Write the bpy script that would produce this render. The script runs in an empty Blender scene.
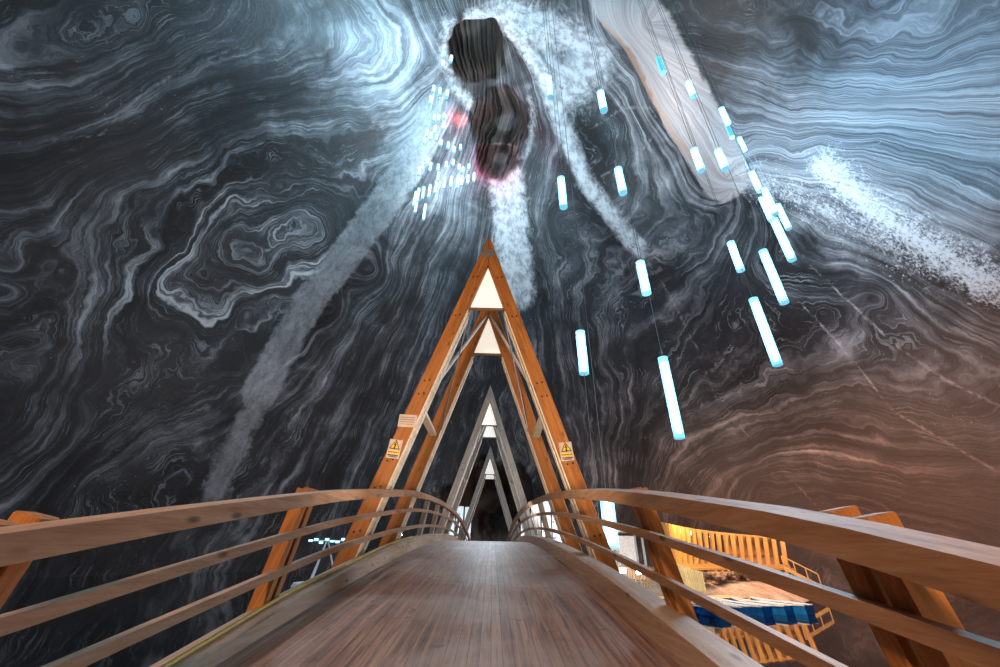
import bpy, bmesh, math, random
import numpy as np
from mathutils import Vector, Matrix, noise as mnoise
random.seed(7)
SC = bpy.context.scene
COL = SC.collection
U = 1.5            # metres per bridge module
CZ = 3.0           # eye height above the lake
PI = math.pi

# ------------------------------------------------------------------ helpers
def link(o, parent=None):
    COL.objects.link(o)
    if parent is not None:
        o.parent = parent
    return o

def tag(o, label=None, cat=None, group=None, kind=None):
    if label: o['label'] = label
    if cat: o['category'] = cat
    if group: o['group'] = group
    if kind: o['kind'] = kind
    return o

def empty(name, loc=(0, 0, 0), rz=0, parent=None):
    o = bpy.data.objects.new(name, None)
    o.empty_display_size = .2
    o.location = loc
    o.rotation_euler = (0, 0, rz)
    return link(o, parent)

def obj(name, bm, mat, parent=None, loc=None, smooth=False):
    me = bpy.data.meshes.new(name)
    bmesh.ops.recalc_face_normals(bm, faces=bm.faces[:])
    bm.to_mesh(me); bm.free()
    if smooth:
        for p in me.polygons: p.use_smooth = True
    me.materials.append(mat)
    o = bpy.data.objects.new(name, me)
    if loc is not None: o.location = loc
    return link(o, parent)

def copy_tree(o, parent=None):
    c = o.copy(); COL.objects.link(c)
    if parent is not None: c.parent = parent
    for ch in list(o.children):
        copy_tree(ch, c)
    return c

def box(bm, c, s, bev=0.0, rot=None):
    r = bmesh.ops.create_cube(bm, size=1.0)
    vs = r['verts']
    bmesh.ops.scale(bm, vec=s, verts=vs)
    if bev:
        es = list({e for v in vs for e in v.link_edges})
        rb = bmesh.ops.bevel(bm, geom=es, offset=bev, segments=1, affect='EDGES')
        vs = list({v for f in rb['faces'] for v in f.verts} | {v for v in vs if v.is_valid})
    if rot is not None:
        bmesh.ops.rotate(bm, cent=(0, 0, 0), matrix=rot, verts=vs)
    bmesh.ops.translate(bm, vec=c, verts=vs)
    return vs

def bar(bm, p, q, w, t, up=(0, 0, 1), bev=0.0):
    """rectangular bar from p to q: w across (perpendicular to up), t along up"""
    p = Vector(p); q = Vector(q); z = (q - p); L = z.length; z.normalize()
    up = Vector(up)
    x = up.cross(z)
    if x.length < 1e-4: x = Vector((1, 0, 0)).cross(z)
    x.normalize(); y = z.cross(x)
    m = Matrix((x, y, z)).transposed()
    return box(bm, (p + q) / 2, (w, t, L), bev, m)

def tube(bm, p, q, r, n=12, r2=None, caps=True):
    p = Vector(p); q = Vector(q); d = q - p
    r2 = r if r2 is None else r2
    m = d.to_track_quat('Z', 'Y').to_matrix().to_4x4()
    m.translation = (p + q) / 2
    bmesh.ops.create_cone(bm, cap_ends=caps, segments=n, radius1=r, radius2=r2, depth=d.length, matrix=m)

def pipe(bm, pts, r, n=8):
    pts = [Vector(p) for p in pts]
    rings = []
    for i, p in enumerate(pts):
        d = (pts[min(i + 1, len(pts) - 1)] - pts[max(i - 1, 0)]).normalized()
        a = d.cross(Vector((0, 0, 1)))
        if a.length < 1e-4: a = Vector((1, 0, 0))
        a.normalize(); b = d.cross(a)
        rings.append([bm.verts.new(p + r * (math.cos(2 * PI * k / n) * a + math.sin(2 * PI * k / n) * b)) for k in range(n)])
    for i in range(len(rings) - 1):
        for k in range(n):
            bm.faces.new((rings[i][k], rings[i][(k + 1) % n], rings[i + 1][(k + 1) % n], rings[i + 1][k]))
    bm.faces.new(rings[0][::-1]); bm.faces.new(rings[-1])

def sweep(bm, sections):
    """closed polygon sections (lists of points of equal count) joined along their order"""
    rings = [[bm.verts.new(p) for p in s] for s in sections]
    n = len(rings[0])
    for i in range(len(rings) - 1):
        for k in range(n):
            bm.faces.new((rings[i][k], rings[i][(k + 1) % n], rings[i + 1][(k + 1) % n], rings[i + 1][k]))
    bm.faces.new(rings[0][::-1]); bm.faces.new(rings[-1])

def prism_y(bm, poly, y0, y1):
    """polygon of (x, z) extruded from y0 to y1"""
    sweep(bm, [[(x, y0, z) for x, z in poly], [(x, y1, z) for x, z in poly]])

# ------------------------------------------------------------------ materials
class NT:
    def __init__(s, name):
        s.m = bpy.data.materials.new(name); s.m.use_nodes = True
        s.t = s.m.node_tree; s.t.nodes.clear()
    def n(s, typ, ins=None, **kw):
        nd = s.t.nodes.new(typ)
        for k, v in kw.items(): setattr(nd, k, v)
        for k, v in (ins or {}).items():
            sock = nd.inputs[k]
            if isinstance(v, bpy.types.NodeSocket): s.t.links.new(v, sock)
            else: sock.default_value = v
        return nd
    def math(s, op, a, b=0.0, clamp=False, c=None):
        ins = {0: a, 1: b}
        if c is not None: ins[2] = c
        return s.n('ShaderNodeMath', ins, operation=op, use_clamp=clamp).outputs[0]
    def ramp(s, fac, stops, interp='LINEAR'):
        nd = s.n('ShaderNodeValToRGB', {'Fac': fac})
        r = nd.color_ramp; r.interpolation = interp
        while len(r.elements) < len(stops): r.elements.new(.5)
        for e, (p, c) in zip(r.elements, stops):
            e.position = p; e.color = (*c, 1) if len(c) == 3 else c
        return nd.outputs[0]
    def mix(s, f, a, b, mode='MIX'):
        nd = s.n('ShaderNodeMix', None, data_type='RGBA', blend_type=mode, clamp_factor=True)
        for k, v in ((0, f), (6, a), (7, b)):
            if isinstance(v, bpy.types.NodeSocket): s.t.links.new(v, nd.inputs[k])
            else: nd.inputs[k].default_value = v if k == 0 else ((*v, 1) if len(v) == 3 else v)
        return nd.outputs[2]
    def noise(s, vec, scale, detail=4, rough=.55, dist=0.0, typ='FBM'):
        return s.n('ShaderNodeTexNoise', {'Vector': vec, 'Scale': scale, 'Detail': detail, 'Roughness': rough, 'Distortion': dist}, noise_dimensions='3D').outputs[0]
    def maprange(s, v, a, b, c=0.0, d=1.0, smooth=True):
        return s.n('ShaderNodeMapRange', {0: v, 1: a, 2: b, 3: c, 4: d}, interpolation_type='SMOOTHSTEP' if smooth else 'LINEAR').outputs[0]
    def attr(s, name):
        return s.n('ShaderNodeAttribute', None, attribute_name=name).outputs['Fac']
    def coords(s, scale=(1, 1, 1), rot=(0, 0, 0), loc=(0, 0, 0), kind='Object'):
        tc = s.n('ShaderNodeTexCoord').outputs[kind]
        if any(rot): tc = s.n('ShaderNodeMapping', {'Vector': tc, 'Rotation': rot}).outputs[0]
        return s.n('ShaderNodeMapping', {'Vector': tc, 'Scale': scale, 'Location': loc}).outputs[0]
    def out(s, bsdf):
        s.n('ShaderNodeOutputMaterial', {'Surface': bsdf}); return s.m
    def bsdf(s, color, rough=.6, bump=None, strength=.3, dist=.02, metallic=0.0, spec=.5, **kw):
        ins = {'Base Color': color if isinstance(color, bpy.types.NodeSocket) else (*color, 1), 'Roughness': rough, 'Metallic': metallic, 'Specular IOR Level': spec}
        if bump is not None:
            ins['Normal'] = s.n('ShaderNodeBump', {'Height': bump, 'Strength': strength, 'Distance': dist}).outputs[0]
        ins.update(kw)
        return s.n('ShaderNodeBsdfPrincipled', ins).outputs[0]

def plain(name, color, rough=.5, metallic=0.0, var=.12, scale=6):
    t = NT(name); v = t.noise(t.coords(), scale, 5)
    c = t.mix(t.maprange(v, .35, .7), tuple(x * (1 - var) for x in color), tuple(min(1, x * (1 + var)) for x in color))
    return t.out(t.bsdf(c, rough, v, .1, .01, metallic))

def emit(name, color, strength):
    t = NT(name)
    return t.out(t.n('ShaderNodeEmission', {'Color': (*color, 1), 'Strength': strength}).outputs[0])

def wood(name, lo, mid, hi, rot=(0, 0, 0), rough=.6, knots=.5, g=1.0):
    """grain runs along local Y after rot"""
    t = NT(name)
    v = t.coords((14 * g, .9 * g, 14 * g), rot)
    big = t.noise(t.coords((1.2, .25, 1.2), rot), 1.0, 3)
    fib = t.noise(v, 1.0, 6, .6, .8)
    fine = t.noise(t.coords((90, 3.0, 90), rot), 1.0, 3, .6)
    f = t.math('ADD', t.math('MULTIPLY', fib, .65), t.math('MULTIPLY', fine, .35))
    c = t.ramp(f, [(.3, lo), (.5, mid), (.68, hi)])
    c = t.mix(t.maprange(big, .35, .7, 0, .45), c, tuple(x * .6 for x in mid))
    kn = t.n('ShaderNodeTexVoronoi', {'Vector': t.coords((7, 2.4, 7), rot, (.3, .2, .7)), 'Scale': 1.0, 'Randomness': 1.0}).outputs['Distance']
    c = t.mix(t.maprange(kn, .06, .2, knots, 0), c, tuple(x * .25 for x in lo))
    return t.out(t.bsdf(c, rough, f, .25, .006))

STRATA=[(-34.9,14.8,32.3,0),(-32.9,15.1,36.3,0),(-30.3,15.5,40.8,0),(-27.2,16.0,45.8,0),(-38.0,19.4,29.4,2),(-36.8,20.3,32.6,2),(-35.0,20.7,36.3,2),(-32.6,20.4,40.4,2),(-29.7,20.2,44.8,2),(-26.4,20.3,49.4,2),(-22.5,20.8,54.4,2),(-40.3,23.4,26.1,4),(-39.0,24.6,29.7,4),(-36.9,24.5,34.2,4),(-34.4,24.7,39.0,4),(-31.5,26.0,44.3,4),(-27.7,27.7,50.0,4),(-22.8,29.4,56.4,4),(-42.4,27.8,21.8,6),(-41.2,29.1,25.3,6),(-39.4,28.7,29.8,6),(-37.2,28.5,34.6,6),(-34.4,28.5,39.8,6),(-31.1,29.3,45.3,6),(-27.0,31.3,51.1,6),(-21.8,34.0,57.2,6),(-25.8,47.6,44.4,8),(-31.0,46.0,38.5,8),(-35.1,44.1,33.0,8),(-38.2,42.1,28.0,8),(-38.7,37.3,29.8,8),(-36.5,35.9,35.0,8),(-33.5,36.2,40.4,8),(-29.5,38.5,45.7,8),(-24.4,41.4,51.0,8),(-27.3,44.9,45.0,10),(-32.8,43.3,37.8,10),(-36.7,39.5,33.0,10),(-33.8,38.3,38.9,10),(-28.9,41.2,45.3,10),(-43.8,40.8,11.2,6.5),(-43.0,39.5,16.2,6.5),(-41.8,37.9,21.5,6.5),(-40.1,36.3,26.9,6.5),(-38.1,33.9,32.2,6.5),(-35.5,31.9,37.7,6.5),(-43.3,42.2,11.5,7),(-41.7,44.8,15.0,7),(-39.4,47.4,19.2,7),(-36.3,49.8,24.2,7),(-32.2,51.8,30.1,7),(-27.0,53.3,36.6,7),(-21.6,52.4,44.3,7),(-44.6,35.2,12.6,4.5),(-43.7,33.9,17.1,4.5),(-42.4,32.4,21.7,4.5),(-41.1,29.6,25.5,4.5),(-41.8,27.1,23.4,4.5),(-42.6,45.9,8.1,9),(-41.0,48.7,11.1,9),(-38.6,51.5,14.7,9),(-35.9,53.3,19.8,9),(-32.3,54.7,25.6,9),(-28.5,54.7,32.4,9),(-24.6,53.2,39.9,9),(-20.0,50.9,47.5,9),(-33.2,60.1,10.0,10.5),(-30.5,60.2,18.2,10.5),(-26.8,59.4,27.2,10.5),(-23.0,56.6,37.1,10.5),(-18.6,52.6,46.9,10.5),(-25.6,66.2,11.0,12.5),(-23.2,65.3,19.3,12.5),(-20.1,63.4,28.3,12.5),(-16.8,60.2,37.6,12.5),(-13.1,55.9,46.7,12.5),(-8.6,51.0,55.1,12.5),(-20.2,69.1,11.4,15),(-17.3,67.5,21.6,15),(-13.8,64.3,32.4,15),(-9.6,59.6,43.0,15),(-5.0,53.6,52.8,15),(-9.0,72.4,12.1,17),(-6.9,69.5,23.7,17),(-4.6,64.6,35.7,17),(11.8,70.7,12.2,20),(11.1,68.0,22.7,20),(10.0,63.6,33.5,20),(8.5,58.0,44.0,20),(6.8,51.4,53.6,20),(18.1,68.1,12.0,22),(17.8,65.8,20.4,22),(17.2,62.4,29.1,22),(15.9,58.4,37.7,22),(13.6,54.0,46.0,22),(11.0,49.0,53.8,22),(21.3,62.9,22.3,23),(19.4,59.7,31.5,23),(19.5,54.4,39.7,23),(23.8,46.8,42.5,23),(27.9,39.1,41.9,23),(29.4,31.5,41.5,23),(23.5,64.7,11.6,25),(24.9,61.2,19.5,25),(28.8,55.1,23.8,25),(32.6,48.0,25.9,25),(35.0,41.1,26.8,25),(36.5,35.1,26.3,25),(37.4,30.2,24.8,25),(29.2,59.9,11.1,27),(33.1,53.7,14.8,27),(36.4,47.5,15.8,27),(38.5,41.8,15.7,27),(40.0,37.7,13.7,27),(40.8,34.1,12.1,27),(41.2,31.0,10.7,27),(34.9,52.7,10.3,29),(38.1,46.7,9.6,29),(40.0,41.8,8.2,29),(41.1,37.8,6.5,29),(41.7,34.4,5.1,29),(32.6,36.3,34.7,26),(35.7,33.6,28.7,26),(37.8,31.1,23.7,26),(39.1,29.0,19.5,26),(40.0,27.1,16.0,26),(32.0,28.9,36.9,28),(34.4,27.3,31.9,28),(36.1,25.8,27.6,28),(37.3,24.3,23.9,28),(38.2,22.9,20.7,28),(28.9,30.2,42.5,31),(30.0,24.7,39.8,31),(31.1,21.0,36.4,31),(32.1,18.6,32.9,31),(33.4,17.6,29.5,31),(34.4,16.6,26.5,31),(22.1,21.8,50.6,34),(26.2,21.5,44.7,34),(28.8,19.4,39.5,34),(30.6,17.3,35.0,34),(31.7,15.5,31.4,34),(32.5,13.9,28.3,34),(17.3,19.0,54.7,37),(21.7,18.3,49.3,37),(25.2,17.8,44.1,37),(27.5,16.2,39.5,37),(28.7,14.0,35.7,37),(29.1,11.9,32.8,37),(29.3,10.0,30.5,37),(0.6,54.6,51.5,19),(1.3,50.6,56.4,19),(2.1,46.5,60.7,19),(16.8,44.0,53.3,21),(12.5,38.8,60.7,21),(7.9,33.3,66.8,21),(2.7,27.7,70.6,21),(24.1,32.1,49.7,24),(17.9,26.9,57.2,24),(11.8,20.5,60.9,24),(-9.5,31.4,69.0,5.2),(-10.9,27.0,67.6,5.2),(-11.4,22.7,65.5,5.2)]
LINES={'left_rib':[(-11.1,37.3,65.7),(-13.3,41.0,62.0),(-18.9,45.6,53.8),(-25.4,49.1,43.6),(-30.2,50.8,34.9),(-33.1,52.7,27.2),(-34.6,53.8,22.1)],
 'rib_foot':[(-34.6,53.8,22.1),(-35.9,55.0,15.9),(-36.9,55.9,9.5)],
 'drip':[(1.4,46.8,60.5),(1.8,48.2,58.9),(2.7,52.2,54.2),(3.4,55.6,49.6),(4.1,58.7,45.0)],
 'mid_rib':[(-4.6,24.8,70.2),(2.7,27.7,70.6),(6.8,31.8,67.9),(10.5,36.9,63.4),(15.0,42.4,56.2),(18.5,44.1,51.3),(20.9,45.2,47.6),(22.9,46.0,44.6)],
 'rib_tail':[(21.2,45.4,47.2),(24.0,46.5,42.6),(28.0,49.2,33.8),(30.3,50.9,27.2),(31.7,52.0,22.2)],
 'stain':[(3.2,47.5,59.4),(3.5,50.4,56.2),(3.0,53.8,52.1)],
 'pale_rib':[(13.5,18.5,58.2),(16.9,20.4,56.0),(20.6,23.6,53.1),(23.8,26.9,49.9),(26.4,29.0,46.3),(28.0,30.4,44.0)],
 'pale_edge':[(13.4,21.6,60.0),(17.0,24.7,57.7),(20.5,27.6,54.2),(23.8,30.2,50.0),(26.4,31.4,46.4)],
 'crust2':[(30.0,29.0,40.6),(31.7,28.1,37.5),(33.4,26.7,33.7),(35.2,25.2,29.6),(36.8,24.4,25.4)],
 'mid_top':[(-0.3,24.7,70.4),(5.5,26.2,68.4),(10.8,26.1,64.2),(13.6,27.4,61.9),(10.7,32.9,64.6)],
 'crust':[(32.2,22.6,35.0),(33.6,23.1,32.4),(35.1,23.3,29.2),(36.6,22.8,25.0),(37.8,22.3,21.3)],
 'vein1':[(17.0,40.7,55.3),(20.4,35.1,53.8),(21.8,30.0,52.7),(20.5,29.0,54.5),(17.2,32.0,58.2),(14.1,36.4,60.3)],
 'vein2':[(16.9,45.1,52.3),(14.3,37.6,59.6),(14.4,30.9,61.2),(15.2,26.5,60.1)],
 'fold_white':[(-25.2,47.5,45.4),(-32.7,45.8,36.0),(-37.8,42.8,28.4),(-39.1,38.6,28.2),(-37.5,36.0,32.9)],
 'fold_white2':[(-25.4,40.7,50.2),(-30.7,38.3,44.1),(-33.4,35.4,40.8),(-34.8,37.5,37.6)],
 'streak':[(-37.8,20.0,30.4),(-36.0,22.3,35.2),(-33.9,21.0,38.5),(-31.7,20.4,41.8),(-27.4,20.4,48.2)],
 'edge_right':[(21.0,21.4,51.7),(24.3,19.9,46.7),(27.3,19.3,41.9),(29.6,19.4,38.2),(30.8,18.2,35.2),(32.5,18.6,32.1),(34.6,18.8,27.7),(35.2,17.8,25.5)],
 'rim1':[(-8.1,25.6,69.0),(-9.2,29.4,69.2),(-7.9,34.9,68.9),(-5.1,37.8,68.4)],
 'rim2':[(4.8,34.4,68.6),(5.9,38.5,65.8),(5.0,42.4,63.4),(0.2,44.9,62.6)],
 'fine1':[(32.9,32.9,34.9),(36.8,32.3,26.2),(38.8,31.8,20.7),(40.0,30.5,16.6),(40.6,28.8,13.7)],
 'fine2':[(35.3,36.2,28.8),(37.9,35.8,22.1),(39.9,35.7,15.6),(40.8,33.7,12.2),(41.4,31.9,9.3)],
 'fine3':[(29.2,49.9,30.8),(33.7,51.4,17.8),(36.7,49.2,11.1),(38.3,47.3,6.5)]}
HOLES=[(-4.2,30.3,72.3),(0.0,39.8,67.1),(-0.3,44.1,63.5),(-0.1,73.5,8.8)]
RIGHT=[(3.75,14.04,11.07,9.17),(6.57,13.30,14.30,12.61),(7.22,14.44,10.13,6.79),(13.11,15.89,18.08,16.12),(12.11,14.55,13.34,9.99),(13.72,14.78,16.51,13.33),(15.26,15.00,19.01,16.16),(20.09,19.05,24.77,22.48),(18.02,17.90,24.12,22.04),(17.52,16.96,23.88,21.61),(17.41,17.18,25.77,23.93),(20.37,19.85,33.66,32.06),(16.93,16.77,32.49,30.65),(19.07,19.07,34.04,32.57),(12.82,14.14,30.83,29.15),(11.39,14.15,33.87,32.05),(12.34,13.46,22.62,21.08),(11.12,13.61,22.84,21.06),(6.21,12.81,19.95,18.20),(3.39,13.41,19.87,17.79),(3.27,13.65,29.97,27.71),(5.58,11.71,24.79,23.12),(3.95,13.54,4.52,3.12)]
CLUSTER=[(-7.78,25.42,50.54,49.40),(-7.07,25.66,50.62,49.29),(-6.22,25.89,50.63,49.28),(-8.21,26.36,50.12,48.63),(-7.90,27.96,49.04,47.93),(-7.36,28.04,49.09,47.97),(-6.72,27.89,49.14,48.29),(-6.80,28.72,48.90,47.50),(-7.85,29.03,48.51,47.13),(-8.85,29.25,48.21,46.76),(-9.15,29.84,47.84,46.22),(-8.38,29.61,47.98,46.70),(-7.75,29.76,47.90,46.80),(-7.20,30.28,47.65,46.55),(-6.32,30.56,47.59,46.48),(-5.63,31.02,47.37,46.26),(-4.81,30.80,47.54,46.60),(-8.94,31.88,46.15,45.08),(-9.64,32.22,45.82,44.59),(-8.61,32.39,46.01,44.59),(-10.02,32.71,45.43,44.04),(-6.63,32.37,46.22,45.13),(-5.75,32.19,46.49,45.40),(-5.01,32.67,46.23,45.13),(-3.78,32.65,46.29,45.37),(-7.66,32.53,45.92,44.84),(-7.70,33.35,45.53,43.93),(-4.55,32.91,46.00,45.09),(-6.96,33.98,45.43,43.29),(-6.08,33.97,45.50,43.52),(-8.01,34.29,45.06,42.77),(-5.21,33.99,45.80,43.45),(-4.72,33.92,45.64,43.83),(-3.92,33.83,45.71,44.07),(-3.14,33.65,45.93,44.28),(-9.64,34.69,44.24,42.17),(-8.85,34.62,44.59,42.32),(-10.71,35.13,43.82,41.27),(-10.31,34.84,44.10,41.71),(-10.60,35.80,43.15,40.78),(-9.57,36.46,43.08,40.19),(-6.56,23.32,51.85,50.62),(-5.63,22.93,52.17,50.92)]
LP={'shaft':(-2.7,31.0,68.3),'shaft_low':(0.1,36.2,64.8),'swarm':(-7.0,38.7,55.0),'swarm_low':(-10.4,43.4,49.9),'wash_a':(-8.6,28.6,55.4),'wash_b':(-13.3,24.6,47.7),'rib':(3.3,29.0,57.9),'row':(24.8,27.6,33.3),'row_b':(26.1,25.1,25.1),'blue_tr':(16.8,19.6,28.4),'drip':(1.5,43.7,50.4),'red':(-6.5,38.7,65.4),'magenta':(-1.9,44.1,61.0),'warm':(24.0,37.3,10.6),'warm_b':(21.9,47.7,11.6),'swirl':(-21.4,35.0,31.2),'low_left':(-23.0,47.2,17.6),'mid':(11.6,33.7,45.7),'pale':(15.2,26.9,46.2)}
FOLDS=[(-34.0,39.1,38.3,16,1),(-25.6,41.8,49.3,10,0.8),(-41.6,30.9,24.1,12,0.7),(-40.9,46.1,15.9,12,0.5),(26.6,15.4,40.4,13,0.8),(16.2,52.4,45.6,9,0.9),(22.6,25.3,51.1,7,0.6),(24.0,59.7,24.7,14,0.4)]
FROST=[(31.5,20.9,35.5,9,0.9),(29.4,23.2,40.4,8,0.8),(31.8,16.0,31.7,9,0.8),(34.0,22.9,31.4,7,0.8),(26.9,21.0,43.4,6,0.6),(29.3,14.2,34.8,8,0.65),(-17.7,26.9,61.7,10,0.62),(-14.3,36.2,63.9,9,0.6),(-20.3,21.9,57.4,8,0.35),(-8.6,47.5,58.9,7,0.55),(8.8,29.7,66.5,7,0.5),(13.0,25.0,61.8,6,0.5),(35.3,19.8,26.8,7,0.6)]
# ------------------------------------------------------------------ the cavern
AXX, AXY = -2.0, 30.0
def bell(z):
    return 44 * (1 - np.clip((z - 3) / 70, 0, 1) ** 1.7) ** .75

def polydist(P, line):
    """distance of every point to a polyline"""
    L = np.array(line, float); best = np.full(len(P), 1e9)
    for a, b in zip(L[:-1], L[1:]):
        ab = b - a; t = np.clip(((P - a) @ ab) / (ab @ ab), 0, 1)
        best = np.minimum(best, np.linalg.norm(P - (a + t[:, None] * ab), axis=1))
    return best

def build_cavern():
    NP, NZ = 900, 330
    zf = np.linspace(-3.5, 73, 4000); rf = bell(zf)
    sl = np.concatenate([[0], np.cumsum(np.hypot(np.diff(zf), np.diff(rf)))])
    zr = np.interp(np.linspace(0, sl[-1], NZ), sl, zf); r = np.maximum(bell(zr), .02)
    ph = np.linspace(0, 2 * PI, NP, endpoint=False)
    Pm = np.empty((NZ, NP, 3))
    Pm[..., 0] = AXX + r[:, None] * np.cos(ph)[None]
    Pm[..., 1] = AXY + r[:, None] * np.sin(ph)[None]
    Pm[..., 2] = zr[:, None]
    P = Pm.reshape(-1, 3)
    # strata field: thin-plate interpolation of measured layer lines
    S = np.array(STRATA); X = S[:, :3]; V = S[:, 3]
    n = len(X)
    K = np.linalg.norm(X[:, None] - X[None], axis=2)
    A = np.zeros((n + 4, n + 4)); A[:n, :n] = K - np.eye(n) * .35
    A[:n, n] = 1; A[:n, n + 1:] = X; A[n, :n] = 1; A[n + 1:, :n] = X.T
    w = np.linalg.solve(A, np.concatenate([V, np.zeros(4)]))
    F = np.empty(len(P))
    for i in range(0, len(P), 20000):
        Q = P[i:i + 20000]
        D = np.linalg.norm(Q[:, None] - X[None], axis=2)
        F[i:i + 20000] = D @ w[:n] + w[n] + Q @ w[n + 1:]
    frost = np.zeros(len(P))
    for x, y, z, rd, am in FROST:
        frost = np.maximum(frost, am * np.exp(-(np.linalg.norm(P - np.array((x, y, z)), axis=1) / rd) ** 2))
    salt = np.zeros(len(P)); hair = np.zeros(len(P)); bump = np.zeros(len(P)); ash = np.zeros(len(P)); pale = np.zeros(len(P))
    def fall(name, wd):
        return np.clip(1 - polydist(P, LINES[name]) / wd, 0, 1)
    for nm, wd, amp in (('drip', 4.6, 1.0), ('mid_rib', 2.3, .8), ('mid_top', 5.5, .62), ('rim1', 2.0, .5), ('rim2', 1.8, .32)):
        salt = np.maximum(salt, amp * fall(nm, wd))
    crust = np.maximum(fall('crust', 3.8), fall('crust2', 5.5) * .7)
    for nm, wd, amp in (('vein1', .9, .5), ('vein2', .9, .3), ('streak', .7, .5), ('edge_right', .4, .42), ('rib_tail', .7, .5), ('fine1', .42, .6), ('fine2', .42, .6), ('fine3', .42, .55)):
        hair = np.maximum(hair, amp * fall(nm, wd))
    swirl = np.maximum(fall('fold_white', 9.0), fall('fold_white2', 9.0))
    ash = np.maximum(fall('left_rib', 3.6), .55 * fall('rib_foot', 3.6))
    pale = fall('pale_rib', 5.0)
    rust = np.maximum(fall('pale_edge', .9), .8 * fall('stain', 1.1))
    fold = np.full(len(P), .22)
    for x, y, z, rd, am in FOLDS:
        d = np.linalg.norm(P - np.array((x, y, z)), axis=1)
        fold = np.maximum(fold, am * np.exp(-(d / rd) ** 2))
    # real relief: ribs stand out of the wall, long soft swells
    inward = np.stack([AXX - P[:, 0], AXY - P[:, 1], np.zeros(len(P))], 1)
    inward /= np.maximum(np.linalg.norm(inward, axis=1), 1e-6)[:, None]
    inward *= np.clip(np.hypot(P[:, 0] - AXX, P[:, 1] - AXY) / 6, 0, 1)[:, None]
    inward[:, 2] = -.2 - 1.6 * np.clip((P[:, 2] - 40) / 33, 0, 1); inward /= np.linalg.norm(inward, axis=1)[:, None]
    for nm, wd, amp in (('left_rib', 4.5, 1.3), ('mid_rib', 4.0, 1.5), ('pale_rib', 4.5, 1.6), ('crust', 5.0, 1.0), ('edge_right', 2.5, .4), ('rim1', 3, .8)):
        bump += amp * np.exp(-(polydist(P, LINES[nm]) / wd) ** 2)
    a = np.arctan2(P[:, 1] - AXY, P[:, 0] - AXX)
    rr = np.hypot(P[:, 0] - AXX, P[:, 1] - AXY)
    bump += np.clip(rr / 20, 0, 1) * (.5 * np.sin(5 * a + .06 * P[:, 2]) + .35 * np.sin(11 * a - .1 * P[:, 2] + 1) + .15 * np.sin(F * 1.3))
    dark = np.zeros(len(P)); dug = np.zeros(len(P))
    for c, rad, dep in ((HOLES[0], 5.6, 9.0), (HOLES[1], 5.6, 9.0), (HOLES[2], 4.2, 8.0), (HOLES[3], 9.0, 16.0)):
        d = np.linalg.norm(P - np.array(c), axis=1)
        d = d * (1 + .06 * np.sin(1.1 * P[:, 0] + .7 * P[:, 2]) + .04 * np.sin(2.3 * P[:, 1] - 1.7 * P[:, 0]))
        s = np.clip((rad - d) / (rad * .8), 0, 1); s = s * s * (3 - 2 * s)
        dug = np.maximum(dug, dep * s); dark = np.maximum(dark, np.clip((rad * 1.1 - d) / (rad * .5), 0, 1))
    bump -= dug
    P = P + inward * bump[:, None]
    brown_tint = np.clip((P[:, 0] - 14) / 14, 0, 1) * np.clip((22 - P[:, 2]) / 14, 0, 1)  # reddish brown tint growing low on the right wall
    idx = np.arange(NZ * NP).reshape(NZ, NP)
    a0 = idx[:-1]; a1 = idx[1:]
    quads = np.stack([a0, a1, np.roll(a1, -1, 1), np.roll(a0, -1, 1)], -1).reshape(-1, 4)
    me = bpy.data.meshes.new('wall_cavern')
    me.vertices.add(len(P)); me.vertices.foreach_set('co', P.ravel())
    me.loops.add(quads.size); me.loops.foreach_set('vertex_index', quads.ravel())
    me.polygons.add(len(quads)); me.polygons.foreach_set('loop_start', np.arange(0, quads.size, 4))
    me.polygons.foreach_set('use_smooth', np.ones(len(quads), bool))
    me.update(); me.validate()
    for nm, arr in (('strata', F), ('salt', salt), ('hair', hair), ('ash', ash), ('pale', pale), ('rust', rust), ('shaft', dark), ('brown_tint', brown_tint), ('swirl', swirl), ('fold', fold), ('crust', crust), ('frost', frost)):
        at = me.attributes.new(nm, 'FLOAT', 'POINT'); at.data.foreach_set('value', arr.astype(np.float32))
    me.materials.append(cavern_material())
    o = bpy.data.objects.new('wall_cavern', me)
    tag(link(o), 'banded dark grey salt rock walls of the bell-shaped mine chamber', 'cave wall', kind='structure')
    return o

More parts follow.
